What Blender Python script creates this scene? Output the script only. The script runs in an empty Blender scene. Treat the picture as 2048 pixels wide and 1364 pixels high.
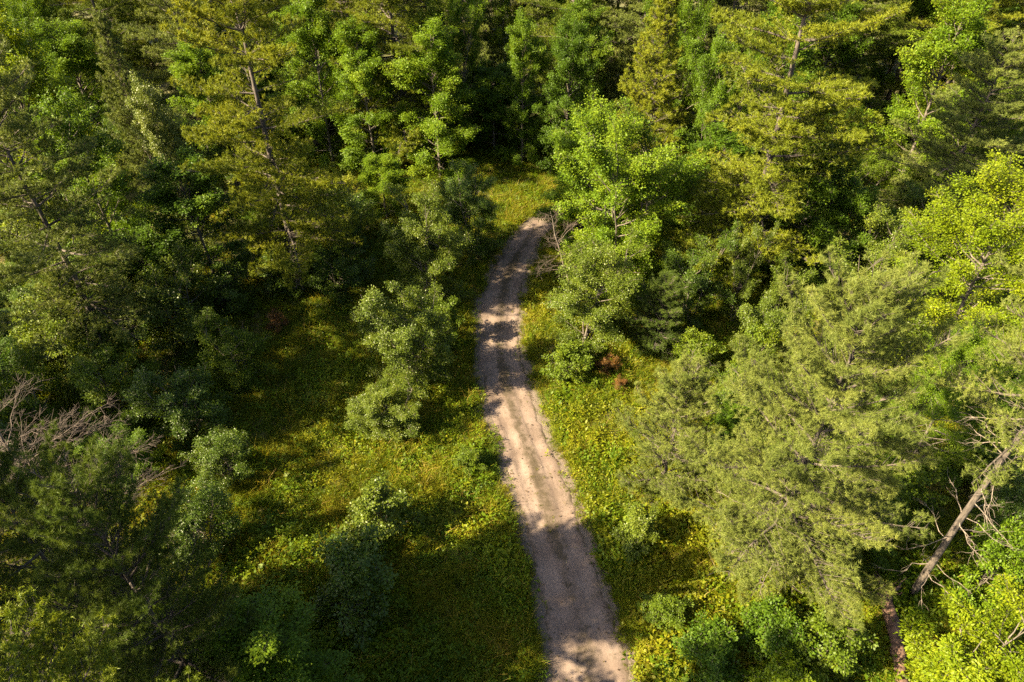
import bpy, math
import numpy as np

# ------------------------------------------------------------------ camera, sky, sun, exposure
scene = bpy.context.scene
cam_data = bpy.data.cameras.new('camera'); cam = bpy.data.objects.new('camera', cam_data)
scene.collection.objects.link(cam); scene.camera = cam
cam_data.sensor_width = 36.0; cam_data.lens = 24.01
cam_data.clip_end = 3000.0
cam.location = (0, 0, 24.0)
cam.rotation_euler = (math.radians(50.0), 0, 0)          # looks 40 degrees below the horizon

SUN_EL, SUN_FROM = 36.0, (-0.947, -0.321)                  # the sun stands to the left, a little behind
world = bpy.data.worlds.new('World'); scene.world = world; world.use_nodes = True
wn = world.node_tree; bg = wn.nodes['Background']
sky = wn.nodes.new('ShaderNodeTexSky'); sky.sky_type = 'NISHITA'; sky.sun_disc = False
sky.sun_elevation = math.radians(SUN_EL)
sky.sun_rotation = math.atan2(SUN_FROM[0], SUN_FROM[1])
sky.air_density = 1.0; sky.dust_density = 3.0; sky.ozone_density = 1.0
wn.links.new(sky.outputs[0], bg.inputs[0]); bg.inputs[1].default_value = 0.05
sun_data = bpy.data.lights.new('sun', 'SUN'); sun = bpy.data.objects.new('sun', sun_data)
scene.collection.objects.link(sun)
sun_data.energy = 5.0; sun_data.angle = math.radians(0.53); sun_data.color = (1.0, 0.83, 0.54)
from mathutils import Vector
sd = Vector((SUN_FROM[0]*math.cos(math.radians(SUN_EL)), SUN_FROM[1]*math.cos(math.radians(SUN_EL)), math.sin(math.radians(SUN_EL))))
sun.rotation_euler = sd.to_track_quat('Z', 'Y').to_euler(); sun.location = sd*120
vs = scene.view_settings
vs.view_transform = 'Standard'; vs.look = 'None'; vs.gamma = 1.0; vs.use_curve_mapping = False
vs.exposure = 2.66
scene.cycles.use_denoising = False
scene.cycles.max_bounces = 5; scene.cycles.diffuse_bounces = 2; scene.cycles.transmission_bounces = 2
scene.cycles.glossy_bounces = 2
scene.cycles.sample_clamp_indirect = 4.0

# ------------------------------------------------------------------ helpers
COL = scene.collection
UP = np.array([0, 0, 1.0])
def nrm(a): return a/np.maximum(np.linalg.norm(a, axis=-1, keepdims=True), 1e-9)

def hash2(ix, iy, seed=0):
    n = np.sin(ix*127.1 + iy*311.7 + seed*74.7)*43758.5453
    return n - np.floor(n)
def vnoise(x, y, seed=0):
    x = np.asarray(x, float); y = np.asarray(y, float)
    ix, iy = np.floor(x), np.floor(y); fx, fy = x-ix, y-iy
    fx = fx*fx*(3-2*fx); fy = fy*fy*(3-2*fy)
    a = hash2(ix, iy, seed); b = hash2(ix+1, iy, seed); c = hash2(ix, iy+1, seed); d = hash2(ix+1, iy+1, seed)
    return (a*(1-fx)+b*fx)*(1-fy) + (c*(1-fx)+d*fx)*fy
def fbm(x, y, seed=0):
    return (vnoise(x, y, seed) + .5*vnoise(x*2.1, y*2.1, seed+3) + .25*vnoise(x*4.3, y*4.3, seed+7))/1.75

# the track: centre line (y -> x) and half width
RY = np.array([-30, 0, 6, 9.8, 10.4, 11.5, 13.4, 15.6, 18.0, 20.8, 24.05, 27.85, 32.4, 35.5, 39.0, 41.5, 43.0, 44.2, 45.0])
RX = np.array([4.2, 3.2, 2.95, 2.79, 2.71, 2.6, 2.33, 1.87, 1.36, .71, -.18, -.74, -.63, -.12, .86, 2.2, 3.6, 5.6, 8.2])
RW = np.array([1.6, 1.6, 1.6, 1.58, 1.5, 1.42, 1.28, 1.24, 1.22, 1.22, 1.18, 1.16, 1.18, 1.1, 1.0, 1.0, 1.0, 1.0, 1.0])
def track_x(y): return np.interp(y, RY, RX)
def track_w(y): return np.interp(y, RY, RW)
def gz(x, y):
    x = np.asarray(x, float); y = np.asarray(y, float)
    d = np.abs(x - track_x(y))
    side = np.clip((d-1.0)/2.5, 0, 1)
    return 0.02 + side*(0.05 + 0.30*(fbm(x*.18, y*.18, 5)-.45) + 0.12*(fbm(x*.9, y*.9, 9)-.45))

def mesh(name, verts, faces, k, attr=None, smooth=False):
    """faces: (n,k) int array"""
    me = bpy.data.meshes.new(name)
    verts = np.ascontiguousarray(verts, np.float32).reshape(-1, 3)
    faces = np.ascontiguousarray(faces, np.int32).reshape(-1, k); n = len(faces)
    me.vertices.add(len(verts)); me.vertices.foreach_set('co', verts.ravel())
    me.loops.add(n*k); me.loops.foreach_set('vertex_index', faces.ravel())
    me.polygons.add(n); me.polygons.foreach_set('loop_start', np.arange(0, n*k, k, dtype=np.int32))
    if attr is not None:
        a = me.attributes.new('tint', 'FLOAT', 'FACE'); a.data.foreach_set('value', np.ascontiguousarray(attr, np.float32))
    if smooth: me.polygons.foreach_set('use_smooth', np.ones(n, bool))
    me.update(calc_edges=True)
    return me
def add(name, me, mat, parent=None):
    o = bpy.data.objects.new(name, me); COL.objects.link(o); o.parent = parent
    if mat is not None:
        if len(me.materials) == 0: me.materials.append(mat)
    return o

def tubes(P, R, sides=4):
    """P (B,n,3) polylines, R (B,n) radii -> verts, quads"""
    B, n, _ = P.shape
    t = nrm(np.gradient(P, axis=1))
    m = nrm(P[:, -1]-P[:, 0])
    ref = np.where(np.abs(m[:, 2:3]) > .8, np.array([[1., 0, 0]]), np.array([[0, 0, 1.]]))[:, None, :]
    a = nrm(np.cross(t, np.broadcast_to(ref, t.shape))); b = np.cross(t, a)
    ang = np.arange(sides)*2*np.pi/sides
    V = P[:, :, None, :] + R[:, :, None, None]*(a[:, :, None, :]*np.cos(ang)[None, None, :, None] + b[:, :, None, :]*np.sin(ang)[None, None, :, None])
    i = np.arange(B)[:, None, None]*n*sides + np.arange(n-1)[None, :, None]*sides
    s = np.arange(sides)[None, None, :]; s2 = (np.arange(sides)+1)[None, None, :] % sides
    F = np.stack([i+s, i+s2, i+sides+s2, i+sides+s], -1).reshape(-1, 4)
    return V.reshape(-1, 3), F
def join(parts):
    vs_, fs_, off = [], [], 0
    for v, f in parts:
        vs_.append(v); fs_.append(f+off); off += len(v)
    return np.concatenate(vs_), np.concatenate(fs_)

def leaves(rng, pos, d, n, L, W, fold=.12):
    d = nrm(d); s = nrm(np.cross(n, d)); n = np.cross(d, s)
    L = L[:, None]; W = W[:, None]
    v0 = pos; v2 = pos + d*L - n*L*.10
    v1 = pos + d*L*.45 + s*W*.5 + n*W*fold; v3 = pos + d*L*.45 - s*W*.5 + n*W*fold
    V = np.stack([v0, v1, v2, v3], 1)
    return V.reshape(-1, 3), np.arange(len(pos)*4).reshape(-1, 4)

def needles(rng, pos, d, k, L, w):
    T = len(pos)
    dd = nrm(d[:, None, :]*0.75 + rng.normal(0, .62, (T, k, 3)))
    ln = L*rng.uniform(.7, 1.15, (T, k, 1))
    s = nrm(np.cross(dd, rng.normal(0, 1, (T, k, 3))))*w*.5
    p = pos[:, None, :] + rng.normal(0, .012, (T, k, 3))
    V = np.stack([p-s, p+s, p+dd*ln], 2)
    return V.reshape(-1, 3), np.arange(T*k*3).reshape(-1, 3)

# ------------------------------------------------------------------ materials
def new_mat(name):
    m = bpy.data.materials.new(name); m.use_nodes = True
    nt = m.node_tree; nt.nodes.clear()
    out = nt.nodes.new('ShaderNodeOutputMaterial')
    return m, nt, out
def ramp(nt, cols, pos=None):
    r = nt.nodes.new('ShaderNodeValToRGB'); e = r.color_ramp.elements
    pos = pos or [i/(len(cols)-1) for i in range(len(cols))]
    while len(e) < len(cols): e.new(.5)
    for q, c, p in zip(e, cols, pos): q.position = p; q.color = (*c, 1)
    return r
def leaf_mat(name, cols, trans=.4, tcol=(1.6, 1.5, .55), rough=.5, spec=.35, var=.12, patch=0):
    m, nt, out = new_mat(name); N = nt.nodes.new; Lk = nt.links.new
    at = N('ShaderNodeAttribute'); at.attribute_name = 'tint'
    oi = N('ShaderNodeObjectInfo')
    ma = N('ShaderNodeMath'); ma.operation = 'MULTIPLY_ADD'; ma.inputs[1].default_value = var*2; 
    Lk(oi.outputs['Random'], ma.inputs[0])
    ad = N('ShaderNodeMath'); ad.operation = 'SUBTRACT'; ad.inputs[1].default_value = var
    Lk(at.outputs['Fac'], ma.inputs[2]); Lk(ma.outputs[0], ad.inputs[0])
    r = ramp(nt, cols); fac = ad.outputs[0]
    if patch:
        ge = N('ShaderNodeNewGeometry'); no = N('ShaderNodeTexNoise'); no.inputs['Scale'].default_value = .42; no.inputs['Detail'].default_value = 4
        Lk(ge.outputs['Position'], no.inputs['Vector'])
        pm = N('ShaderNodeMath'); pm.operation = 'MULTIPLY_ADD'; pm.inputs[1].default_value = patch; Lk(no.outputs['Fac'], pm.inputs[0])
        ps = N('ShaderNodeMath'); ps.operation = 'SUBTRACT'; ps.inputs[1].default_value = patch*.5
        Lk(fac, pm.inputs[2]); Lk(pm.outputs[0], ps.inputs[0]); fac = ps.outputs[0]
    Lk(fac, r.inputs[0])
    p = N('ShaderNodeBsdfPrincipled'); p.inputs['Roughness'].default_value = rough; p.inputs['Specular IOR Level'].default_value = spec
    Lk(r.outputs[0], p.inputs['Base Color'])
    mul = N('ShaderNodeMix'); mul.data_type = 'RGBA'; mul.blend_type = 'MULTIPLY'; mul.inputs[0].default_value = 1
    mul.inputs[7].default_value = (*tcol, 1); Lk(r.outputs[0], mul.inputs[6])
    tr = N('ShaderNodeBsdfTranslucent'); Lk(mul.outputs[2], tr.inputs[0])
    mx = N('ShaderNodeMixShader'); mx.inputs[0].default_value = trans
    Lk(p.outputs[0], mx.inputs[1]); Lk(tr.outputs[0], mx.inputs[2]); Lk(mx.outputs[0], out.inputs[0])
    return m
def bark_mat(name, c0, c1, scale=9.0, rough=.9):
    m, nt, out = new_mat(name); N = nt.nodes.new; Lk = nt.links.new
    tc = N('ShaderNodeTexCoord'); mp = N('ShaderNodeMapping'); mp.inputs['Scale'].default_value = (1, 1, .3)
    no = N('ShaderNodeTexNoise'); no.inputs['Scale'].default_value = scale; no.inputs['Detail'].default_value = 6
    Lk(tc.outputs['Object'], mp.inputs[0]); Lk(mp.outputs[0], no.inputs['Vector'])
    r = ramp(nt, [c0, c1], [.35, .68]); Lk(no.outputs['Fac'], r.inputs[0])
    p = N('ShaderNodeBsdfPrincipled'); p.inputs['Roughness'].default_value = rough; Lk(r.outputs[0], p.inputs['Base Color'])
    b = N('ShaderNodeBump'); b.inputs['Strength'].default_value = .8; b.inputs['Distance'].default_value = .03
    Lk(no.outputs['Fac'], b.inputs['Height']); Lk(b.outputs[0], p.inputs['Normal']); Lk(p.outputs[0], out.inputs[0])
    return m
M = dict(
    pine   = leaf_mat('pine_needles', [(.044,.068,.006), (.090,.124,.010), (.155,.176,.015)], .25, (1.3,1.25,.5), spec=.15),
    pine_y = leaf_mat('pine_needles_yellow', [(.058,.081,.006), (.119,.146,.009), (.200,.208,.014)], .28, (1.35,1.2,.45), spec=.15),
    pine_g = leaf_mat('pine_needles_grey', [(.058,.081,.015), (.116,.143,.027), (.188,.203,.041)], .25, (1.3,1.25,.55), spec=.15),
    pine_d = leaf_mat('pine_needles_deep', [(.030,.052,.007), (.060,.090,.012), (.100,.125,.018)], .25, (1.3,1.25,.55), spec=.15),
    maple  = leaf_mat('maple_leaves', [(.042,.082,.004), (.085,.146,.006), (.165,.215,.010)], .38, spec=.18),
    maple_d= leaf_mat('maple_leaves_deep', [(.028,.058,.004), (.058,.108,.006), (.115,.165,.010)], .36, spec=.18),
    maple_p= leaf_mat('maple_leaves_pale', [(.070,.100,.016), (.115,.145,.024), (.200,.215,.045)], .30, (1.3,1.3,.6), .42, .3),
    small  = leaf_mat('small_leaves', [(.046,.073,.007), (.088,.124,.011), (.165,.192,.020)], .34, (1.5,1.45,.55), .42, .28),
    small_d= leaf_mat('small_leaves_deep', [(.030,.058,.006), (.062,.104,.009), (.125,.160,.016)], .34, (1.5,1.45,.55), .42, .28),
    beech  = leaf_mat('beech_leaves', [(.072,.120,.003), (.128,.180,.005), (.215,.245,.008)], .42, (1.5,1.35,.4), spec=.18),
    shrub  = leaf_mat('shrub_leaves', [(.040,.070,.005), (.082,.124,.007), (.162,.192,.012)], .36, spec=.18),
    rust   = leaf_mat('rust_leaves', [(.060,.060,.012), (.17,.075,.020), (.27,.15,.050)], .3, (1.2,1.0,.6), spec=.15),
    herb   = leaf_mat('herb_leaves', [(.038,.078,.004), (.096,.148,.005), (.190,.208,.008), (.26,.195,.014)], .40, (1.5,1.35,.4), spec=.15, var=.15, patch=.9),
    grass  = leaf_mat('grass_blades', [(.052,.088,.004), (.116,.148,.007), (.235,.208,.013), (.30,.205,.05)], .40, (1.35,1.2,.45), spec=.15, var=.15, patch=1.0),
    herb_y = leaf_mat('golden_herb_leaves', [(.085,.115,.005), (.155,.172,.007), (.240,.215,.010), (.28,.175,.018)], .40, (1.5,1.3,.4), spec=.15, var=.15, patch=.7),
    dead_b = bark_mat('dead_brown_wood', (.032,.023,.018), (.115,.085,.066)),
    bark   = bark_mat('pine_bark', (.030,.024,.019), (.11,.088,.070)),
    bark_l = bark_mat('smooth_bark', (.045,.036,.026), (.13,.11,.085)),
    dead   = bark_mat('dead_wood', (.075,.058,.046), (.22,.18,.145)),
    log    = bark_mat('rotten_log', (.040,.020,.013), (.15,.088,.060), 6.0),
)

# ------------------------------------------------------------------ plant builders
class Plant: pass

def limb_curves(z0, phi, L, e0, bend, rng, n=7, wob=.05, x0=None):
    t = np.linspace(0, 1, n)[None, :]
    B = len(z0)
    hor = np.stack([np.cos(phi), np.sin(phi), np.zeros(B)], -1)
    P = hor[:, None, :]*(L[:, None]*np.cos(e0)[:, None]*t)[..., None]
    P[..., 2] += (z0[:, None] + L[:, None]*(np.sin(e0)[:, None]*t + bend[:, None]*t*t))
    P[:, 1:, :] += np.cumsum(rng.normal(0, 1, (B, n-1, 3)), 1)*(L[:, None, None]*wob/n)*np.array([1, 1, .6])
    if x0 is not None: P += x0[:, None, :]
    return P
def sample(P, b, t):
    n = P.shape[1]; f = np.clip(t*(n-1), 0, n-1.001); i = f.astype(int); w = (f-i)[:, None]
    return P[b, i]*(1-w) + P[b, i+1]*w, nrm(P[b, i+1]-P[b, i])

def trunk_curve(rng, h, lean=.02, n=12):
    t = np.linspace(0, 1, n)
    x = np.cumsum(rng.normal(0, lean, n))*h*.12; y = np.cumsum(rng.normal(0, lean, n))*h*.12
    P = np.stack([x-x[0], y-y[0], t*h], -1); P[:, :2] *= np.linspace(0, 1, n)[:, None]**.5
    return P

def build_pine(seed, h, R, z0f=.22, sp=.045, per=(3, 6), e_lo=-8, e_hi=40, shape='old', dens=1.0, k=8, nl=.115, nw=.013, dead=14, mat=None, up=.5, fork=False):
    rng = np.random.default_rng(seed)
    T = trunk_curve(rng, h, .035 if shape == 'old' else .015)
    zs, ph, az = [], [], rng.uniform(0, 6.28)
    z = z0f*h
    while z < .975*h:
        c = rng.integers(per[0], per[1])
        for j in range(c):
            zs.append(z + rng.normal(0, .012*h)); ph.append(az + j*6.283/c + rng.normal(0, .25))
        az += 1.1; z += sp*h*rng.uniform(.7, 1.3)*(1.0 if z < .7*h else .7)
    zs = np.array(zs); ph = np.array(ph); u = np.clip((zs-z0f*h)/(h*(1-z0f)), 0, 1)
    if shape == 'old':
        L = R*np.minimum(1, .78+.6*u)*(1-u)**.55*rng.uniform(.42, 1.18, len(u)) + .35
        keep = rng.random(len(u)) < .93
    elif shape == 'spire':
        L = R*(1-u)**.9*rng.uniform(.7, 1.1, len(u)) + .25; keep = rng.random(len(u)) < .97
    else:
        L = R*np.minimum(1, .7+1.2*u)*(1-u)**.5*rng.uniform(.42, 1.14, len(u)) + .35; keep = rng.random(len(u)) < .97
    zs, ph, u, L = zs[keep], ph[keep], u[keep], L[keep]
    e = np.radians(e_lo + (e_hi-e_lo)*u**1.3 + rng.normal(0, 7, len(u)))
    x0 = np.stack([np.interp(zs, T[:, 2], T[:, 0]), np.interp(zs, T[:, 2], T[:, 1]), np.zeros(len(zs))], -1)
    bend = rng.uniform(-.02, .16, len(u)) + (.1 if shape != 'old' else 0)
    P = limb_curves(zs, ph, L, e, bend, rng, wob=.10, x0=x0)
    tr = h*(.0100 if shape == 'old' else .0085)*(1-T[:, 2]/h)**.9 + .010
    parts_t = [tubes(T[None], tr[None], 8)]
    lr = (.012+.0135*L)[:, None]*np.linspace(1, .18, 7)[None]
    parts_b = [tubes(P, lr, 4)]
    # side shoots
    m = (L*8*dens).astype(int) + 5
    b = np.repeat(np.arange(len(L)), m)
    t = rng.uniform(.04, 1.0, len(b))**.8
    q, tan = sample(P, b, t)
    side = nrm(np.cross(tan, UP[None]))*np.where(rng.random(len(b)) < .5, 1, -1)[:, None]
    a = np.radians(rng.uniform(25, 68, len(b)))
    sdir = nrm(tan*np.cos(a)[:, None] + side*np.sin(a)[:, None] + UP*rng.normal(.14, .16, len(b))[:, None])
    sl = (.25 + .40*L[b]*(1-t)**.7*rng.uniform(.5, 1.1, len(b)))
    tt = np.linspace(0, 1, 4)[None, :, None]
    S = q[:, None, :] + sdir[:, None, :]*sl[:, None, None]*tt
    S[..., 2] += (sl[:, None]*.12*tt[0, :, 0]**2)
    parts_b.append(tubes(S[:, [0, 3]], np.array([[.012, .004]])*np.ones((len(b), 1)), 3))
    # tufts on the shoots
    c = (sl*12*dens).astype(int) + 3
    bb = np.repeat(np.arange(len(sl)), c); s = rng.uniform(.12, 1.03, len(bb))
    qn = np.maximum(1, np.round(sl[bb]/.25)); s = np.ceil(s*qn)/qn
    pos, td = sample(S, bb, np.minimum(s, .999))
    lat = nrm(np.cross(td, UP[None]))
    off = rng.uniform(-1, 1, len(bb))*(.07 + .26*sl[bb]*(1-s*.75))
    off = np.round(off/.23)*.23
    pos = pos + rng.normal(0, .035, pos.shape) + lat*off[:, None] + td*np.abs(off)[:, None]*.5 + UP*(rng.normal(.03, .03, len(bb)) + .12*np.abs(off))[:, None]
    dr = nrm(td*.45 + lat*np.sign(off)[:, None]*.30 + UP*up + rng.normal(0, .5, (len(bb), 3)))
    # leader tufts
    kk = 40; zz = rng.uniform(.93*h, 1.01*h, kk)
    pos = np.concatenate([pos, np.stack([np.interp(zz, T[:, 2], T[:, 0])+rng.normal(0, .05, kk), np.interp(zz, T[:, 2], T[:, 1])+rng.normal(0, .05, kk), zz], -1)])
    dr = np.concatenate([dr, nrm(UP + rng.normal(0, .5, (kk, 3)))])
    NV, NF = needles(rng, pos, dr, k, nl, nw)
    cl = rng.normal(0, .10, len(L))[b][bb]; cl = np.concatenate([cl, np.zeros(kk)])
    tint = np.repeat(np.clip(.5 + cl + rng.normal(0, .13, len(pos)), 0, 1), k) + rng.normal(0, .05, len(pos)*k)
    pl = Plant(); pl.h, pl.R = h, R
    pl.meshes = [('trunk', mesh('trunk', *parts_t[0], 4, smooth=True), 'bark'),
                 ('branches', mesh('branches', *join(parts_b), 4, smooth=True), 'bark'),
                 ('crown', mesh('crown', NV, NF, 3, np.clip(tint, 0, 1)), mat or 'pine')]
    if dead:
        zd = rng.uniform(.06*h, (z0f+.18)*h, dead); Ld = R*rng.uniform(.25, .62, dead)
        xd = np.stack([np.interp(zd, T[:, 2], T[:, 0]), np.interp(zd, T[:, 2], T[:, 1]), np.zeros(dead)], -1)
        D = limb_curves(zd, rng.uniform(0, 6.28, dead), Ld, np.radians(rng.normal(0, 12, dead)), rng.uniform(-.15, .1, dead), rng, wob=.35, x0=xd)
        for q_ in range(dead):
            Q = D[q_:q_+1]; pd = [tubes(Q, (.006+.007*Ld[q_])*np.linspace(1, .2, 7)[None], 4)]
            q, tn = sample(Q, np.zeros(8, int), rng.uniform(.25, .95, 8))
            dv = nrm(tn + rng.normal(0, .6, (8, 3))*np.array([1, 1, .6])); ll = rng.uniform(.2, .8, 8)
            S2 = q[:, None, :] + dv[:, None, :]*ll[:, None, None]*np.linspace(0, 1, 4)[None, :, None]
            S2[:, 1:] += rng.normal(0, .03, (8, 3, 3))
            pd.append(tubes(S2, np.linspace(.008, .003, 4)[None]*np.ones((8, 1)), 3))
            pl.meshes.append(('dead_branch', mesh('dead_branch', *join(pd), 4), 'dead'))
    return pl

def build_leafy(seed, h, R, stems=1, nl=34, zb=.12, e_lo=12, e_hi=68, sub=7.0, spray=7.0, per=9, leaf=.085, wid=.7, flat=1.2, rad=.16, droop=0., mat='maple', top=.62, bare=0):
    rng = np.random.default_rng(seed)
    pt = []
    if stems == 1:
        T = trunk_curve(rng, h*.93, .03)
        pt.append(tubes(T[None], (h*.011*(1-T[:, 2]/h)**.9 + .01)[None], 7))
        zs = h*(zb + (.90-zb)*np.sort(rng.random(nl))**.9)
        u = (zs/h-zb)/(.9-zb)
        x0 = np.stack([np.interp(zs, T[:, 2], T[:, 0]), np.interp(zs, T[:, 2], T[:, 1]), np.zeros(nl)], -1)
    else:
        lean = np.radians(rng.uniform(4, 24, stems)); pz = np.arange(stems)*2.4+rng.uniform(0, 6)
        st = limb_curves(np.zeros(stems), pz, h*.9*rng.uniform(.65, 1.05, stems), np.pi/2-lean, np.zeros(stems), rng, n=8, wob=.12)
        st[..., :2] += rng.normal(0, .08, (stems, 1, 2))
        st[:, :, 2] *= 1.0
        pt.append(tubes(st, (h*.008)*np.linspace(1, .2, 8)[None]*np.ones((stems, 1)), 5))
        si = rng.integers(0, stems, nl); f = zb + (.93-zb)*rng.random(nl)**.85
        q, _ = sample(st, si, f); zs = q[:, 2].copy(); x0 = q.copy(); x0[:, 2] = 0
        u = np.clip((zs/h-zb)/(.9-zb), 0, 1)
    ph = np.arange(nl)*2.399 + rng.normal(0, .5, nl)
    env = np.sqrt(np.clip(1-((u-(top-.25))/(1.08-(top-.25)*np.where(u < top-.25, .35, 1)))**2, .06, 1))
    e = np.radians(e_lo + (e_hi-e_lo)*u**1.2 + rng.normal(0, 9, nl))
    L = R*env*rng.uniform(.6, 1.1, nl)
    L = np.minimum(L, (h*1.03-zs)/np.maximum(np.sin(e), .15) + .15)
    if stems > 1: L *= .8
    P = limb_curves(zs, ph, L, e, rng.uniform(-.08, .12, nl)-droop, rng, wob=.16, x0=x0)
    pb = [tubes(P, (.010+.010*L)[:, None]*np.linspace(1, .15, 7)[None], 4)]
    m = (L*sub).astype(int) + 4
    b = np.repeat(np.arange(nl), m); t = rng.uniform(.25, 1, len(b))**.75
    q, tan = sample(P, b, t)
    sdir = nrm(tan*.7 + rng.normal(0, .6, (len(b), 3))*np.array([1, 1, .65]) + UP*.12)
    sl = .14 + .34*L[b]*(1.05-t)*rng.uniform(.5, 1.1, len(b)) + .10
    S = q[:, None, :] + sdir[:, None, :]*sl[:, None, None]*np.linspace(0, 1, 4)[None, :, None]
    S[:, 1:] += rng.normal(0, .02, (len(b), 3, 3)); S[..., 2] -= droop*sl[:, None]*np.linspace(0, 1, 4)[None]**2
    pb.append(tubes(S[:, [0, 3]], np.array([[.009, .003]])*np.ones((len(b), 1)), 3))
    c = (sl*spray).astype(int) + 2
    bb = np.repeat(np.arange(len(sl)), c); s = rng.uniform(.15, 1, len(bb))
    sp, td = sample(S, bb, np.minimum(s, .999))
    # every spray: a small tilted plane of leaves
    tilt = nrm(UP*flat + rng.normal(0, .42, (len(bb), 3)) + nrm(sp-np.array([0, 0, h*.5]))*.35)
    li = np.repeat(np.arange(len(bb)), per); nL = len(li)
    ra = rng.uniform(0, 6.283, nL); rr = rad*np.sqrt(rng.random(nL))
    ax = nrm(np.cross(tilt, np.array([.3, .9, .2])[None])); ay = np.cross(tilt, ax)
    out = ax[li]*np.cos(ra)[:, None] + ay[li]*np.sin(ra)[:, None]
    pos = sp[li] + out*rr[:, None] + rng.normal(0, rad*.22, (nL, 3))
    nn = nrm(tilt[li] + rng.normal(0, .35, (nL, 3)))
    dd = nrm(out + td[li]*.6 + rng.normal(0, .35, (nL, 3)) - UP*.15)
    ls = leaf*rng.uniform(.65, 1.2, nL)
    LV, LF = leaves(rng, pos, dd, nn, ls, ls*wid)
    tint = .48 + rng.normal(0, .10, nl)[b][bb][li] + rng.normal(0, .09, len(bb))[li] + rng.normal(0, .10, nL)
    pl = Plant(); pl.h, pl.R = h, R
    pl.meshes = [('trunk' if stems == 1 else 'stems', mesh('trunk', *join(pt), 4, smooth=True), 'bark_l'),
                 ('branches', mesh('branches', *join(pb), 4), 'bark_l'),
                 ('crown', mesh('crown', LV, LF, 4, np.clip(tint, 0, 1)), mat)]
    return pl

def build_bare(seed, h, R, nl=26, zb=.2, e_lo=-5, e_hi=50, sub=5, bow=.0, thick=1., wob=.12):
    rng = np.random.default_rng(seed)
    T = trunk_curve(rng, h, .04)
    zs = h*(zb+(.97-zb)*np.sort(rng.random(nl))); u = (zs/h-zb)/(1-zb)
    x0 = np.stack([np.interp(zs, T[:, 2], T[:, 0]), np.interp(zs, T[:, 2], T[:, 1]), np.zeros(nl)], -1)
    L = R*(1-u)**.5*rng.uniform(.45, 1.1, nl) + .3
    P = limb_curves(zs, np.arange(nl)*2.4+rng.normal(0, .5, nl), L, np.radians(e_lo+(e_hi-e_lo)*u+rng.normal(0, 10, nl)), rng.uniform(-.1, .2, nl)+bow, rng, n=9, wob=wob, x0=x0)
    pl = Plant(); pl.h, pl.R = h, R
    pl.meshes = [('trunk', mesh('trunk', *tubes(T[None], (thick*h*.011*(1-T[:, 2]/h)**.8+.012)[None], 7), 4, smooth=True), 'dead')]
    for q_ in range(nl):
        Q = P[q_:q_+1]; l = L[q_]
        pb = [tubes(Q, thick*(.008+.0085*l)*np.linspace(1, .2, 9)[None], 5)]
        m = int(l*sub)+4; t = rng.uniform(.2, 1, m); q, tan = sample(Q, np.zeros(m, int), t)
        dv = nrm(tan*.9 + rng.normal(0, .55, (m, 3))*np.array([1, 1, .6]) + UP*.05); sl = .25+.40*l*(1.05-t)*rng.uniform(.5, 1.2, m)
        S = q[:, None, :]+dv[:, None, :]*sl[:, None, None]*np.linspace(0, 1, 5)[None, :, None]
        S[:, 1:] += np.cumsum(rng.normal(0, .02, (m, 4, 3)), 1)
        pb.append(tubes(S, thick*np.linspace(.009, .004, 5)[None]*np.ones((m, 1)), 3))
        b2 = np.repeat(np.arange(m), 6); q, tan = sample(S, b2, rng.uniform(.2, 1, len(b2)))
        dv = nrm(tan + rng.normal(0, .55, (len(b2), 3))); s2 = rng.uniform(.15, .45, len(b2))
        S3 = q[:, None, :]+dv[:, None, :]*s2[:, None, None]*np.linspace(0, 1, 3)[None, :, None]
        pb.append(tubes(S3, np.linspace(.006, .003, 3)[None]*np.ones((len(b2), 1)), 3))
        pl.meshes.append(('branch', mesh('branch', *join(pb), 4), 'dead_b'))
    return pl

def place(pl, name, x, y, h, r, label, cat, rot=0., group=None, crown=None, lean=(0, 0), sink=.05):
    root = bpy.data.objects.new(name, None); COL.objects.link(root)
    root.empty_display_size = .3
    root.location = (x, y, float(gz(x, y))-sink); root.rotation_euler = (lean[0], lean[1], rot)
    root.scale = (r/pl.R, r/pl.R, h/pl.h)
    root['label'] = label; root['category'] = cat
    if group: root['group'] = group
    for nm, me, mt in pl.meshes:
        o = add(nm, me, M[mt], root)
        if nm == 'crown' and crown:
            o.material_slots[0].link = 'OBJECT'; o.material_slots[0].material = M[crown]
    return root

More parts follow.
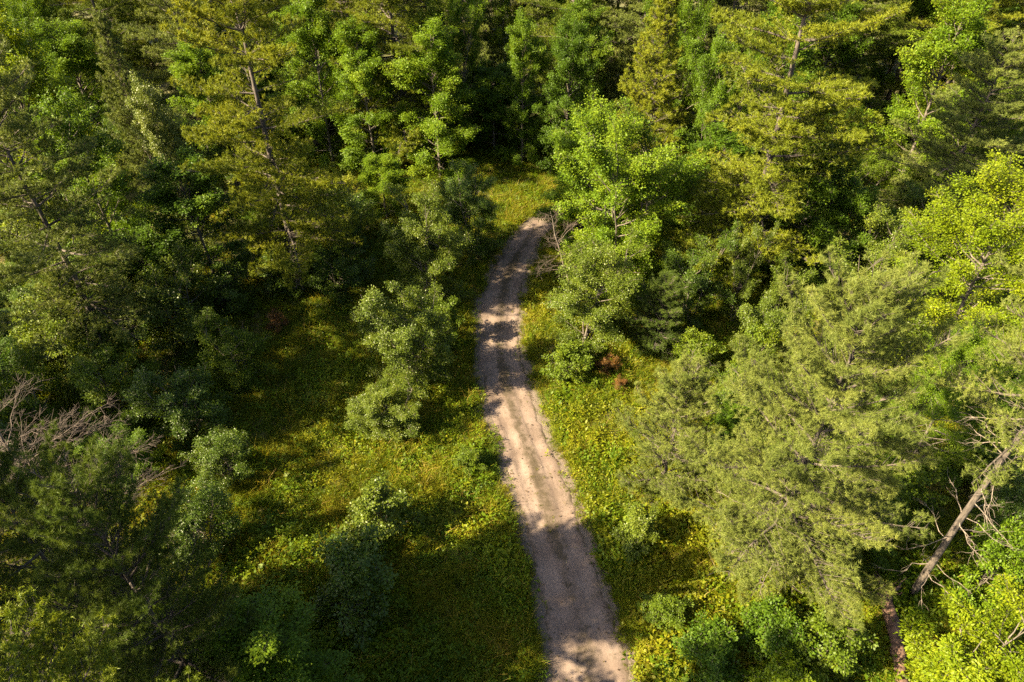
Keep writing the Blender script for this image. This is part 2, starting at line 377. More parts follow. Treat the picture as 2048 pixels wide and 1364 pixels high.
# ------------------------------------------------------------------ the setting: ground and track
def ground_mat():
    m, nt, out = new_mat('forest_floor'); N = nt.nodes.new; Lk = nt.links.new
    tc = N('ShaderNodeTexCoord')
    a = N('ShaderNodeTexNoise'); a.inputs['Scale'].default_value = .55; a.inputs['Detail'].default_value = 8; a.inputs['Roughness'].default_value = .65
    f = N('ShaderNodeTexNoise'); f.inputs['Scale'].default_value = 16; f.inputs['Detail'].default_value = 6; f.inputs['Roughness'].default_value = .7
    Lk(tc.outputs['Object'], a.inputs['Vector']); Lk(tc.outputs['Object'], f.inputs['Vector'])
    r1 = ramp(nt, [(.045,.060,.014), (.085,.090,.022), (.13,.105,.040)], [.3, .5, .72]); Lk(a.outputs['Fac'], r1.inputs[0])
    r2 = ramp(nt, [(.35,.32,.28), (1.,.95,.85), (1.7,1.5,1.1)], [.3, .52, .75]); Lk(f.outputs['Fac'], r2.inputs[0])
    mx = N('ShaderNodeMix'); mx.data_type = 'RGBA'; mx.blend_type = 'MULTIPLY'; mx.inputs[0].default_value = 1
    Lk(r1.outputs[0], mx.inputs[6]); Lk(r2.outputs[0], mx.inputs[7])
    p = N('ShaderNodeBsdfPrincipled'); p.inputs['Roughness'].default_value = .95; 
    at = N('ShaderNodeAttribute'); at.attribute_name = 'bare'
    e = N('ShaderNodeTexNoise'); e.inputs['Scale'].default_value = 2.2; e.inputs['Detail'].default_value = 6; Lk(tc.outputs['Object'], e.inputs['Vector'])
    sm = N('ShaderNodeMath'); sm.operation = 'ADD'; Lk(at.outputs['Fac'], sm.inputs[0]); Lk(e.outputs['Fac'], sm.inputs[1])
    r3 = ramp(nt, [(0,0,0), (1,1,1)], [.92, 1.3]); Lk(sm.outputs[0], r3.inputs[0])
    mz = N('ShaderNodeMix'); mz.data_type = 'RGBA'; Lk(r3.outputs[0], mz.inputs[0]); Lk(mx.outputs[2], mz.inputs[6]); mz.inputs[7].default_value = (.115,.088,.066,1)
    Lk(mz.outputs[2], p.inputs['Base Color'])
    b = N('ShaderNodeBump'); b.inputs['Distance'].default_value = .06; Lk(f.outputs['Fac'], b.inputs['Height']); Lk(b.outputs[0], p.inputs['Normal'])
    Lk(p.outputs[0], out.inputs[0]); return m
def grid(xs, ys, zf, name):
    X, Y = np.meshgrid(xs, ys); Z = zf(X, Y); V = np.stack([X, Y, Z], -1).reshape(-1, 3)
    i = (np.arange(len(ys)-1)[:, None]*len(xs) + np.arange(len(xs)-1)[None, :]).reshape(-1)
    return mesh(name, V, np.stack([i, i+1, i+len(xs)+1, i+len(xs)], -1), 4, smooth=True)
xs = np.concatenate([[-1500, -700, -300, -120], np.arange(-60, -6, .6), np.arange(-6, 12, .2), np.arange(12, 60.1, .6), [120, 300, 700, 1500]])
ys = np.concatenate([[-600, -200, -60], np.arange(-20, 100.1, .5), [140, 300, 700, 1800]])
def gz_flat(X, Y):
    d = np.abs(X-track_x(Y)); return gz(X, Y) + .03*(fbm(X*2.5, Y*2.5, 14)-.45) - .12*(1-np.clip((d-track_w(Y)+.58)/.3, 0, 1))*(Y < 46)
gm = grid(xs, ys, gz_flat, 'ground')
GX, GY = np.meshgrid(xs, ys); gd = np.abs(GX-track_x(GY))-track_w(GY)
gm.attributes.new('bare', 'FLOAT', 'POINT').data.foreach_set('value', (np.clip(1-gd/.75, 0, 1)*(GY < 46)).astype(np.float32).ravel())
g = add('ground', gm, ground_mat()); g['kind'] = 'structure'

def track_mat():
    m, nt, out = new_mat('sandy_dirt'); N = nt.nodes.new; Lk = nt.links.new
    tc = N('ShaderNodeTexCoord')
    def noise(scale, det, rough, vec=None):
        n = N('ShaderNodeTexNoise'); n.inputs['Scale'].default_value = scale; n.inputs['Detail'].default_value = det; n.inputs['Roughness'].default_value = rough
        Lk(vec or tc.outputs['Object'], n.inputs['Vector']); return n
    def mul(a, b, mode='MULTIPLY', fac=1.):
        x = N('ShaderNodeMix'); x.data_type = 'RGBA'; x.blend_type = mode; x.inputs[0].default_value = fac
        Lk(a, x.inputs[6]); Lk(b, x.inputs[7]); return x
    big = noise(.8, 6, .6); fine = noise(24, 7, .75); grit = noise(70, 3, .6)
    r1 = ramp(nt, [(.100,.073,.058), (.150,.113,.092), (.198,.153,.128)], [.3, .5, .72]); Lk(big.outputs['Fac'], r1.inputs[0])
    r2 = ramp(nt, [(.60,.57,.55), (.97,.96,.95), (1.08,1.08,1.08)], [.28, .40, .7]); Lk(fine.outputs['Fac'], r2.inputs[0])
    r3 = ramp(nt, [(.35,.33,.3), (1,1,1)], [.36, .46]); Lk(grit.outputs['Fac'], r3.inputs[0])
    c = mul(mul(r1.outputs[0], r2.outputs[0]).outputs[2], r3.outputs[0], fac=.12)
    # weedy and dark crumbly soil in patches, most in the middle strip and along the edges
    at = N('ShaderNodeAttribute'); at.attribute_name = 'wear'
    pat = noise(3.2, 7, .72)
    ad = N('ShaderNodeMath'); ad.operation = 'ADD'; Lk(at.outputs['Fac'], ad.inputs[0]); Lk(pat.outputs['Fac'], ad.inputs[1])
    r4 = ramp(nt, [(0,0,0), (1,1,1)], [.60, .84]); Lk(ad.outputs[0], r4.inputs[0])
    soil = N('ShaderNodeMix'); soil.data_type = 'RGBA'; Lk(r4.outputs[0], soil.inputs[0]); Lk(c.outputs[2], soil.inputs[6]); soil.inputs[7].default_value = (.062,.048,.032,1)
    ac = N('ShaderNodeAttribute'); ac.attribute_name = 'across'
    sx = N('ShaderNodeSeparateXYZ'); Lk(tc.outputs['Object'], sx.inputs[0])
    cb = N('ShaderNodeCombineXYZ'); Lk(ac.outputs['Fac'], cb.inputs[0]); Lk(sx.outputs[1], cb.inputs[1])
    mp = N('ShaderNodeMapping'); mp.inputs['Scale'].default_value = (6.5, .45, 1); Lk(cb.outputs[0], mp.inputs[0])
    stk = noise(1.0, 5, .6, mp.outputs[0])
    r5 = ramp(nt, [(.50,.47,.45), (.97,.97,.97), (1.1,1.1,1.1)], [.32, .44, .66]); Lk(stk.outputs['Fac'], r5.inputs[0])
    fin = mul(soil.outputs[2], r5.outputs[0], fac=.35)
    p = N('ShaderNodeBsdfPrincipled'); p.inputs['Roughness'].default_value = .95; p.inputs['Specular IOR Level'].default_value = .15
    Lk(fin.outputs[2], p.inputs['Base Color'])
    b = N('ShaderNodeBump'); b.inputs['Distance'].default_value = .03; b.inputs['Strength'].default_value = .7
    Lk(fine.outputs['Fac'], b.inputs['Height']); Lk(b.outputs[0], p.inputs['Normal'])
    Lk(p.outputs[0], out.inputs[0]); return m
ty = np.arange(-8, 45.0, .12); nu = 41; uu = np.linspace(-1, 1, nu)
cx = track_x(ty); cx = np.convolve(np.pad(cx, 12, 'edge'), np.ones(25)/25, 'valid')
edge_l = 1 + .30*(fbm(ty*.7, ty*0+3, 2)-.5) + .22*(fbm(ty*2.6, ty*0+9, 4)-.5)
edge_r = 1 + .30*(fbm(ty*.7, ty*0+17, 6)-.5) + .22*(fbm(ty*2.6, ty*0+23, 8)-.5)
U, TY = np.meshgrid(uu, ty)
HW = track_w(TY)*1.05*np.where(U < 0, edge_l[:, None], edge_r[:, None])
TX = cx[:, None] + U*HW
wander = .16*(fbm(TY*.22, TY*0+5, 12)-.5) + .05*(fbm(TY*1.1, TY*0+8, 13)-.5)
rut = lambda c, w: np.exp(-((U*1.2-c-wander)/w)**2)*(.25+1.3*fbm(TY*.6+c*7, TY*0+c*3, 16))
TZ = .026 - .034*rut(-.55, .17) - .034*rut(.55, .17) - .016*rut(-.70, .04) - .016*rut(.42, .04) + .02*rut(0, .3) + .045*(fbm(TX*2.2, TY*1.5, 11)-.5) + .02*(fbm(TX*6, TY*5, 18)-.5) - .085*np.clip((np.abs(U)-.84)/.16, 0, 1)**1.3
V = np.stack([TX, TY, TZ+.02], -1).reshape(-1, 3)
i = (np.arange(len(ty)-1)[:, None]*nu + np.arange(nu-1)[None, :]).reshape(-1)
tm = mesh('dirt_track', V, np.stack([i, i+1, i+nu+1, i+nu], -1), 4, smooth=True)
wear = .26*np.exp(-(U/.24)**2)*(.4+1.2*fbm(TX*.3, TY*.35, 15)) + .30*np.clip((np.abs(U)-.70)/.3, 0, 1) + .42*(fbm(TX*.9, TY*.55, 19)-.40)
wa = tm.attributes.new('wear', 'FLOAT', 'POINT'); wa.data.foreach_set('value', wear.astype(np.float32).ravel())
ac_ = tm.attributes.new('across', 'FLOAT', 'POINT'); ac_.data.foreach_set('value', U.astype(np.float32).ravel())
tr_o = add('dirt_track', tm, track_mat()); tr_o['kind'] = 'structure'

# ------------------------------------------------------------------ plant kinds
K = dict(
    hero   = build_pine(3, 13.6, 4.5, z0f=.12, sp=.056, per=(3, 6), e_lo=-12, e_hi=54, shape='bushy', dens=1.62, k=10, nl=.135, nw=.011, dead=26, mat='pine_g'),
    old_a  = build_pine(11, 19, 4.8, z0f=.15, sp=.043, per=(4, 6), e_lo=-9, e_hi=36, dens=1.16, k=7, nl=.16, nw=.026, dead=0, mat='pine_y'),
    old_b  = build_pine(12, 17, 4.6, z0f=.18, sp=.042, per=(4, 6), e_lo=-12, e_hi=32, dens=1.05, k=7, nl=.16, nw=.026, dead=0),
    bare_low = build_pine(14, 17, 4.2, z0f=.54, sp=.045, per=(4, 6), e_lo=-6, e_hi=35, dens=1.05, k=8, nl=.13, nw=.014, dead=32, mat='pine_g'),
    spire  = build_pine(15, 13, 3.0, z0f=.08, sp=.034, per=(4, 6), e_lo=18, e_hi=66, shape='spire', dens=.9, k=7, nl=.14, nw=.024, dead=0, mat='pine_y', up=.8),
    young  = build_pine(16, 7, 2.6, z0f=.04, sp=.065, per=(4, 6), e_lo=6, e_hi=58, shape='bushy', dens=1.15, k=9, nl=.13, nw=.013, dead=0, mat='pine_g'),
    maple_a= build_leafy(21, 10.5, 3.2, nl=64, zb=.05, mat='maple', leaf=.105, per=11, spray=6.5, flat=1.5, rad=.27),
    maple_b= build_leafy(22, 8, 2.8, nl=46, zb=.05, mat='maple', leaf=.105, per=11, spray=6.5, flat=1.7, rad=.27, e_lo=5, e_hi=55),
    leafy  = build_leafy(24, 10.8, 4.8, stems=5, nl=100, zb=.04, mat='maple', leaf=.105, per=10, spray=6.5, rad=.26, e_lo=8),
    road_a = build_leafy(25, 7, 2.6, stems=6, nl=84, zb=.02, mat='small', leaf=.072, per=12, spray=9, rad=.21, flat=.7, e_lo=0, e_hi=60, top=.5),
    road_b = build_leafy(26, 6.6, 2.2, stems=5, nl=80, zb=.02, mat='small', leaf=.072, per=12, spray=9, rad=.20, flat=.8, e_lo=0, e_hi=60, top=.5),
    cherry = build_leafy(27, 6.5, 2.3, stems=3, nl=40, zb=.12, mat='small_d', leaf=.075, per=12, spray=7.5, rad=.21, flat=.9),
    beech  = build_leafy(28, 12, 4.2, nl=72, zb=.1, mat='beech', leaf=.09, wid=.6, per=11, spray=7, rad=.26, flat=1.8, e_lo=0, e_hi=50),
    beech_s= build_leafy(29, 7.2, 2.2, stems=3, nl=44, zb=.1, mat='beech', leaf=.12, wid=.45, per=11, spray=7, rad=.22, flat=1.0, droop=.1),
    shrub_a= build_leafy(30, 4.5, 2.0, stems=6, nl=44, zb=.03, mat='shrub', leaf=.075, per=12, spray=7.5, rad=.2, flat=.8, e_lo=5),
    shrub_b= build_leafy(31, 2.2, 1.4, stems=6, nl=30, zb=.02, mat='shrub', leaf=.09, per=9, spray=8, rad=.14, flat=.9, e_lo=0),
    rust   = build_leafy(33, 1.5, .7, stems=5, nl=18, zb=.03, mat='rust', leaf=.07, wid=.5, per=9, spray=9, rad=.10, flat=.3),
    snag   = build_bare(43, 8, 2.4, nl=13, zb=.3, e_lo=15, e_hi=60, sub=2.5, thick=.9, wob=.35),
    deadpine = build_bare(42, 12, 5.4, nl=46, zb=.3, e_lo=-6, e_hi=30, sub=3.5, bow=-.05, thick=.75),
)

PLANTS = [
 # kind, name, x, y, height, radius, crown material, rotation, label, category
 ('old_a', 'pine_tree', -12.5, 33, 20, 5.1, 'pine_y', 0.3, 'tall sunlit white pine with dark curving trunk left of the clearing', 'pine tree'),
 ('old_b', 'pine_tree', -20.3, 26, 16.5, 4.4, 'pine_g', 1.0, 'broad white pine with pale drooping plumes at the left edge', 'pine tree'),
 ('old_a', 'pine_tree', 13.4, 33, 21, 6.0, 'pine_y', 2.2, 'largest white pine with wide flat tiers and pale trunk, top right', 'pine tree'),
 ('old_b', 'pine_tree', -8.2, 51, 18, 5.8, 'pine_y', 2.0, 'flat-tiered white pine behind the maples, top centre', 'pine tree'),
 ('old_a', 'pine_tree', 5.0, 59, 18, 5.2, 'pine', 4.0, 'distant white pine with open tiers between the maple tops and the pine spire', 'pine tree'),
 ('old_b', 'pine_tree', 25.6, 37, 13.5, 4.4, 'pine_g', 4.4, 'grey-green pine with layered fans under the bright maple, top right', 'pine tree'),
 ('spire', 'pine_tree', 9.4, 45, 14, 4.0, 'pine_y', 0.0, 'slender bright pine spire rising behind the leafy roadside tree', 'pine tree'),
 ('hero', 'pine_tree', 9.6, 14.4, 13.6, 4.5, 'pine_g', 0.0, 'big bushy white pine right of the track with bare twigs near its trunk', 'pine tree'),
 ('young', 'pine_tree', 6.5, 18.6, 6.6, 2.7, 'pine_g', 0.6, 'smaller pale pine hugging the left side of the big bushy pine', 'pine tree'),
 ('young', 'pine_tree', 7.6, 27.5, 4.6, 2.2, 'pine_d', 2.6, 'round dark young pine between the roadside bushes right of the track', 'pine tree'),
 ('spire', 'pine_tree', -24.8, 44, 12.5, 2.7, 'pine_g', 1.6, 'thin grey-green young pine in the upper left', 'pine tree'),
 ('bare_low', 'pine_tree', 15.1, 13.6, 17.5, 3.2, 'pine_g', 0.5, 'pine with long bare lower trunk and dead twigs at the right edge', 'pine tree'),
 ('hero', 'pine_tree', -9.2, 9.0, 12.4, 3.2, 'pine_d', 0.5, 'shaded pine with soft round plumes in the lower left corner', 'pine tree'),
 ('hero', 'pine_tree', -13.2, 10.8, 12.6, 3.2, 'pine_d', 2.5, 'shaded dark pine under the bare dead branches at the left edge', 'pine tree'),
 ('maple_a', 'leafy_tree', 4.6, 39.2, 8.2, 3.2, 'maple', 5.2, 'dense green tree hiding the far end of the track', 'tree'),
 ('leafy', 'leafy_tree', 6.3, 33.4, 11.0, 4.8, 'maple', 0.0, 'large yellow-green leafy tree leaning over the bend of the track', 'tree'),
 ('road_a', 'roadside_bush', 3.9, 28, 7.0, 2.8, 'small', 0.0, 'grey-green small-leaved bush on the right side of the track', 'bush'),
 ('road_a', 'roadside_bush', -4.6, 31.4, 7.8, 2.5, 'small', 2.0, 'upper grey-green bush on the left side of the track', 'bush'),
 ('road_b', 'roadside_bush', -5.2, 24.8, 7.4, 2.2, 'small', 0.0, 'tall narrow sunlit bush on the left verge midway along the track', 'bush'),
 ('road_b', 'roadside_bush', -5.6, 21.9, 3.6, 1.7, 'small', 3.0, 'low dense bush in front of the tall narrow left-verge bush', 'bush'),
 ('road_a', 'birch_tree', -2.4, 37.2, 6.6, 2.3, 'small_d', 4.0, 'shaded feathery birch beside the far bend of the track', 'tree'),
 ('maple_a', 'maple_tree', -5.4, 47.5, 11.2, 3.4, 'maple', 0.0, 'bright maple with a pointed top in the centre of the far tree line', 'tree'),
 ('maple_a', 'maple_tree', -10.4, 48.6, 11, 3.0, 'maple', 1.5, 'rounded green maple left of the central pointed maple', 'tree'),
 ('maple_a', 'maple_tree', 0.8, 50, 11.0, 2.2, 'maple', 3.0, 'slim yellow-green maple between two broader maples in the far tree line', 'tree'),
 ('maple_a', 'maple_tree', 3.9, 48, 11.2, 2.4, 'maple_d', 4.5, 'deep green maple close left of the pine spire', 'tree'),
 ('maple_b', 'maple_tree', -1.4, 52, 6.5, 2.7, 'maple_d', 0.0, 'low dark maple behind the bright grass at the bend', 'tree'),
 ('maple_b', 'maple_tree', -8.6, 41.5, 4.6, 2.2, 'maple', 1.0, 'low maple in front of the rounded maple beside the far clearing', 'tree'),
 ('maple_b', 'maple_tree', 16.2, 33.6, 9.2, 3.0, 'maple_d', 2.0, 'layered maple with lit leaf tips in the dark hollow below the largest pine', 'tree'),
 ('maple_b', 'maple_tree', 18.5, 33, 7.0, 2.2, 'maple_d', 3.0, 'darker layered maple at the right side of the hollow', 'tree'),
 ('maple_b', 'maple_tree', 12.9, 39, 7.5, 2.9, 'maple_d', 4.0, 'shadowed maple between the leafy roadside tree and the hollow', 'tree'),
 ('maple_a', 'maple_tree', 27.9, 45, 13.5, 3.7, 'maple', 0.0, 'bright green maple glowing between the pines, top right', 'tree'),
 ('maple_a', 'maple_tree', -26.0, 36, 15.5, 3.6, 'beech', 1.2, 'bright yellow-green maple in the upper left corner', 'tree'),
 ('maple_a', 'maple_tree', -21.5, 32, 12, 2.9, 'maple', 2.4, 'green maple left of the tall sunlit pine', 'tree'),
 ('maple_a', 'maple_tree', -19.4, 36, 11.5, 1.9, 'maple_p', 3.6, 'pale shining-leaved tree touching the tall sunlit pine', 'tree'),
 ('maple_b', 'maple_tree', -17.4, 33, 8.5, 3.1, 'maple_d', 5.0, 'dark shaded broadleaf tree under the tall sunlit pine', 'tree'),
 ('maple_a', 'maple_tree', -14.0, 50, 13, 3.0, 'maple', 4.4, 'leafy maple right behind the tall sunlit pine', 'tree'),
 ('maple_b', 'maple_tree', -7.4, 9.3, 5.6, 2.6, 'maple', 0.7, 'shaded maple with bright leaf tips at the bottom edge left of the track', 'tree'),
 ('cherry', 'cherry_tree', 20.1, 31, 7.6, 2.3, 'small', 0.0, 'dense small-leaved cherry right of the dark hollow', 'tree'),
 ('cherry', 'cherry_tree', 12.3, 30, 7.2, 1.2, 'small', 1.0, 'slim pale shrub tree in front of the dark hollow', 'tree'),
 ('cherry', 'cherry_tree', 9.8, 30, 6.6, 2.1, 'small_d', 2.0, 'dark leafy cherry behind the round young pine', 'tree'),
 ('cherry', 'cherry_tree', 12.7, 26.5, 6.3, 2.0, 'small', 3.0, 'leafy cherry directly behind the big bushy pine', 'tree'),
 ('cherry', 'cherry_tree', 16.4, 25, 8.0, 2.8, 'small', 4.0, 'wide cherry between the big bushy pine and the glowing beech', 'tree'),
 ('beech', 'beech_tree', 19.8, 24, 12, 4.2, 'beech', 0.0, 'large glowing yellow-green beech at the right edge', 'tree'),
 ('beech', 'beech_tree', 17.4, 19.5, 7.6, 2.2, 'maple', 2.0, 'lower green beech between the big bushy pine and the right edge', 'tree'),
 ('beech_s', 'beech_tree', 14.0, 9.5, 6.6, 2.1, 'beech', 0.0, 'bright lime-green young beech in the lower right corner', 'tree'),
 ('shrub_a', 'shrub', -17.3, 28, 6.0, 2.3, 'small', 0.0, 'sunlit pale-topped shrub below the broad left pine', 'shrub'),
 ('shrub_a', 'shrub', -21.2, 25.0, 6.4, 2.7, 'shrub', 1.0, 'wide yellow-tipped shrub at the left edge below the broad pine', 'shrub'),
 ('shrub_a', 'shrub', -13.5, 25, 4.4, 1.8, 'shrub', 2.0, 'rounded shrub at the rim of the left clearing', 'shrub'),
 ('shrub_a', 'shrub', -14.6, 21.5, 4.6, 2.1, 'small_d', 3.0, 'dark dense shrub above the bare dead branches', 'shrub'),
 ('shrub_a', 'shrub', -18.1, 22.5, 5.0, 2.3, 'shrub', 4.0, 'broad shrub between the dead branches and the wide yellow-tipped shrub', 'shrub'),
 ('shrub_a', 'shrub', -12.3, 19.0, 3.4, 1.5, 'small_d', 5.0, 'low shrub where the left meadow meets the dead branches', 'shrub'),
 ('shrub_a', 'shrub', -20.9, 20.6, 5.4, 1.9, 'shrub', 0.5, 'shrub at the left edge behind the bare dead branches', 'shrub'),
 ('shrub_a', 'shrub', -13.3, 33.5, 4.2, 2.4, 'small_d', 1.5, 'shaded low shrub under the lowest lit bough of the tall pine', 'shrub'),
 ('shrub_a', 'shrub', -16.2, 31, 4.0, 2.1, 'small_d', 2.5, 'dark shrub left of the orange dead bush', 'shrub'),
 ('shrub_a', 'shrub', -10.0, 33, 3.6, 2.3, 'small_d', 3.5, 'dim shrub right of the orange dead bush', 'shrub'),
 ('shrub_a', 'shrub', -10.8, 38, 4.6, 2.6, 'small_d', 4.5, 'shaded shrub beyond the tall pine near the far clearing', 'shrub'),
 ('shrub_b', 'shrub', -5.3, 16.2, 2.6, 1.6, 'small', 0.0, 'grey-leaved rounded shrub in the middle of the left meadow', 'shrub'),
 ('shrub_b', 'shrub', -5.7, 13.2, 3.2, 1.9, 'small_d', 1.0, 'larger dark shrub in the shaded lower meadow', 'shrub'),
 ('shrub_b', 'shrub', -1.9, 19.6, 1.1, .8, 'shrub', 2.0, 'small round shrub at the left edge of the track', 'shrub'),
 ('shrub_a', 'shrub', -12.2, 15.6, 3.8, 1.8, 'small_d', 5.5, 'black-shaded shrub right of the bare dead branches', 'shrub'),
 ('shrub_b', 'shrub', 6.7, 10.8, 2.0, 1.5, 'maple_d', 3.0, 'shaded leafy shrub beneath the lowest lit bough of the big bushy pine', 'shrub'),  # deep leaf colour puts the expected shade into this shrub
 ('shrub_b', 'shrub', 9.0, 11.4, 2.4, 1.4, 'maple_d', 4.0, 'dark leafy shrub between the big bushy pine and the fallen log', 'shrub'),  # here too the darker leaves stand in for shade
 ('shrub_b', 'shrub', 5.6, 12.6, 1.2, 1.0, 'shrub', 5.0, 'low shrub on the right verge near the bottom of the track', 'shrub'),
 ('shrub_b', 'shrub', 4.9, 15.8, 2.0, 1.1, 'small', 0.4, 'grey-green verge shrub at the left foot of the big bushy pine', 'shrub'),
 ('shrub_b', 'shrub', 8.7, 9.6, 2.2, 1.3, 'beech', 1.4, 'lime shrub at the bottom edge right of the track', 'shrub'),
 ('shrub_b', 'shrub', 15.5, 16.8, 3.2, 1.6, 'shrub', 2.4, 'dark shrub in the gap between the big pine and the bare lower trunk', 'shrub'),
 ('shrub_b', 'shrub', 17.4, 13.6, 3.6, 1.3, 'maple', 3.4, 'green shrub behind the bare lower trunk near the right edge', 'shrub'),
 ('shrub_b', 'shrub', 9.3, 25.9, 2.4, 1.4, 'shrub', 4.4, 'low leafy shrub below the round young pine', 'shrub'),
 ('shrub_b', 'shrub', 3.0, 25.4, 2.2, 1.4, 'shrub', 5.4, 'bright low shrub at the right edge of the track midway', 'shrub'),
 ('shrub_b', 'shrub', -3.7, 28.4, 2.6, 1.4, 'shrub', 0.8, 'dark green shrub in the shade between left-verge bushes and track', 'shrub'),
 ('old_b', 'pine_tree', 9.0, 62, 19, 5.2, 'pine', 1.1, 'distant pine filling the gap directly left of the spire top', 'pine tree'),
 ('old_a', 'pine_tree', 14.5, 60, 18.5, 5.0, 'pine_y', 3.1, 'distant pine between the spire top and the largest pine', 'pine tree'),
 ('old_b', 'pine_tree', 4.6, 70, 20, 5.4, 'pine', 5.1, 'farthest pine at the top edge above the deep green maple', 'pine tree'),
 ('rust', 'dead_bush', -13.0, 29.4, 1.4, .6, 'rust', 0.0, 'small orange dead bush in the shade at the rim of the left clearing', 'dead bush'),
 ('rust', 'dead_bush', 5.4, 24.4, 1.1, .42, 'rust', 2.0, 'small rusty dead bush at the foot of the round young pine', 'dead bush'),
 ('rust', 'dead_bush', 4.9, 25.8, 1.4, .55, 'rust', 4.0, 'dark red-brown dead bush behind the rusty one on the right verge', 'dead bush'),
 ('snag', 'dead_tree', 3.6, 33.0, 6.4, 2.6, None, 0.4, 'bare grey snag with forked branches over the bend of the track', 'dead tree'),
 ('deadpine', 'dead_tree', -15.6, 14.2, 9.4, 5.2, None, 0.0, 'dead pine stretching bare pale branches in from the left edge', 'dead tree'),
]
for kd, nm, x, y, h, r, cm, rot, lab, cat in PLANTS:
    place(K[kd], nm, x, y, h, r, lab, cat, rot, None, cm, lean=(.05, -.30) if kd == 'snag' else (0, 0))

# forest behind and around: look-alike trees that fill the top of the picture and the ground behind the named ones
rng = np.random.default_rng(77)
taken = [(p[2], p[3], p[5]) for p in PLANTS]
def free(x, y, r, f=.55):
    if 36 < y < 51 and -30 < x < 4 and abs((y-47)*.947-(x-0)*.321) < 3.6+r*.5: return False   # the sunlit lane towards the far grass
    if abs(x-track_x(y)) < 2.2+r*.6 and y < 46: return False
    return all((x-a)**2+(y-b)**2 > (f*(r+c))**2 for a, b, c in taken)
LANDMARKS = [('the upper left maple', 40, 120), ('the thin grey-green pine', 235, 110), ('the tall sunlit pine', 500, 200), ('the broad left pine', 90, 400),
    ('the rounded maple', 730, 170), ('the central pointed maple', 870, 190), ('the slim maple', 1045, 150), ('the pine spire', 1310, 110), ('the largest pine', 1600, 150),
    ('the dark hollow', 1620, 430), ('the glowing maple', 1900, 110), ('the layered grey-green pine', 1930, 280), ('the glowing beech', 1950, 520), ('the wide cherry', 1750, 540),
    ('the big bushy pine', 1620, 900), ('the bare lower trunk', 1900, 1080), ('the fallen log', 1780, 1280), ('the dead branches', 130, 860), ('the leafy roadside tree', 1280, 380), ('the wide yellow-tipped shrub', 130, 640)]
TONE = dict(pine='olive', pine_y='yellowish', pine_g='grey-green', maple='fresh green', maple_d='deep green', small_d='dull green', shrub='mid green')
FILL = []
def picture(x, y, z):
    c, q = math.cos(math.radians(40)), math.sin(math.radians(40)); dp = y*c + (24-z)*q
    return 1024 + 1366*x/dp, 682 - 1366*(y*q - (24-z)*c)/dp
def fill(kinds, n, box, hs, rs, names, noun, cat, group, f=.55, crowns=(None,), ok=None):
    c = 0
    for _ in range(n*30):
        if c >= n: break
        x = rng.uniform(box[0], box[1]); y = rng.uniform(box[2], box[3]); r = rng.uniform(*rs)
        if abs(x) > 4 + y*.98 or (ok and not ok(x, y)) or not free(x, y, r, f): continue
        taken.append((x, y, r)); c += 1; h = rng.uniform(*hs)
        cm = crowns[c % len(crowns)]
        o = place(K[kinds[c % len(kinds)]], names, x, y, h, r, noun, cat, rng.uniform(0, 6.28), group, cm)
        u, v = picture(x, y, min(h*.75, 24-y*.26)); u = min(max(u, 0), 2048); v = min(max(v, 0), 1364)
        lm = min(LANDMARKS, key=lambda q: (q[1]-u)**2 + (q[2]-v)**2); du, dv = u-lm[1], v-lm[2]
        rel = ('right of' if du > 0 else 'left of') if abs(du) > abs(dv) else ('below' if dv > 0 else 'above')
        FILL.append((o, f'{TONE[cm]} {noun} {rel} {lm[0]}', u))
ORD = ['', 'leftmost of these', 'second from left', 'third from left', 'fourth from left', 'fifth from left', 'sixth from left', 'seventh from left', 'eighth from left']
def label_fill():
    by = {}
    for o, l, u in FILL: by.setdefault(l, []).append((u, o))
    for l, m in by.items():
        m.sort(key=lambda q: q[0])
        for k_, (u, o) in enumerate(m): o['label'] = l if len(m) == 1 else f'{l}, {ORD[min(k_+1, 8)]}'
fill(['old_a', 'old_b', 'old_b'], 56, (-66, 66, 52, 84), (16, 20), (4.2, 5.6), 'pine_tree', 'far pine', 'pine tree', 'far pines along the top edge', .5, ('pine', 'pine_y', 'pine_g'))
fill(['maple_a', 'leafy'], 26, (-50, 50, 40, 66), (9, 13), (2.8, 3.8), 'maple_tree', 'far maple', 'tree', 'far maples between the upper pines', .45, ('maple', 'maple_d', 'maple'))
fill(['maple_b', 'cherry', 'shrub_a'], 46, (-40, 42, 28, 60), (3.5, 7), (1.8, 2.8), 'sapling', 'understorey sapling', 'sapling', 'understorey saplings in the forest shade', .42, ('maple_d', 'small_d', 'shrub'), ok=lambda x, y: x < -9 or x > 12 or y > 50)
fill(['shrub_b', 'shrub_a', 'maple_b'], 22, (9, 26, 8, 26), (2, 4.2), (1.2, 2.0), 'sapling', 'low sapling', 'sapling', 'saplings under the right-hand pines', .5, ('shrub', 'small_d', 'maple_d'), ok=lambda x, y: x > 10 and not (11.4 < x < 15.2 and y < 14.6))
fill(['shrub_a', 'maple_b', 'cherry'], 14, (-34, -15, 14, 32), (3.5, 6), (1.6, 2.4), 'sapling', 'leafy sapling', 'sapling', 'saplings along the left edge', .5, ('shrub', 'small_d', 'maple_d'))
label_fill()
# the stand left of the picture, out of view, whose shade falls over the lower left meadow
for j, (x, y, h, r) in enumerate([(-21.5, 5.6, 21, 5.0), (-19, 0, 20, 4.6), (-14, 2.2, 16, 3.8), (-8.2, 4.4, 15.5, 3.4), (-3.4, 3.2, 13.5, 3.0), (-27, 5, 23, 5), (-26.8, 18.5, 20, 4.6)]):
    place(K['old_a' if j % 2 else 'old_b'], 'pine_tree', x, y, h, r, 'tall pine standing just beyond the left edge of the picture', 'pine tree', j*1.3, 'pines beyond the left edge', 'pine')

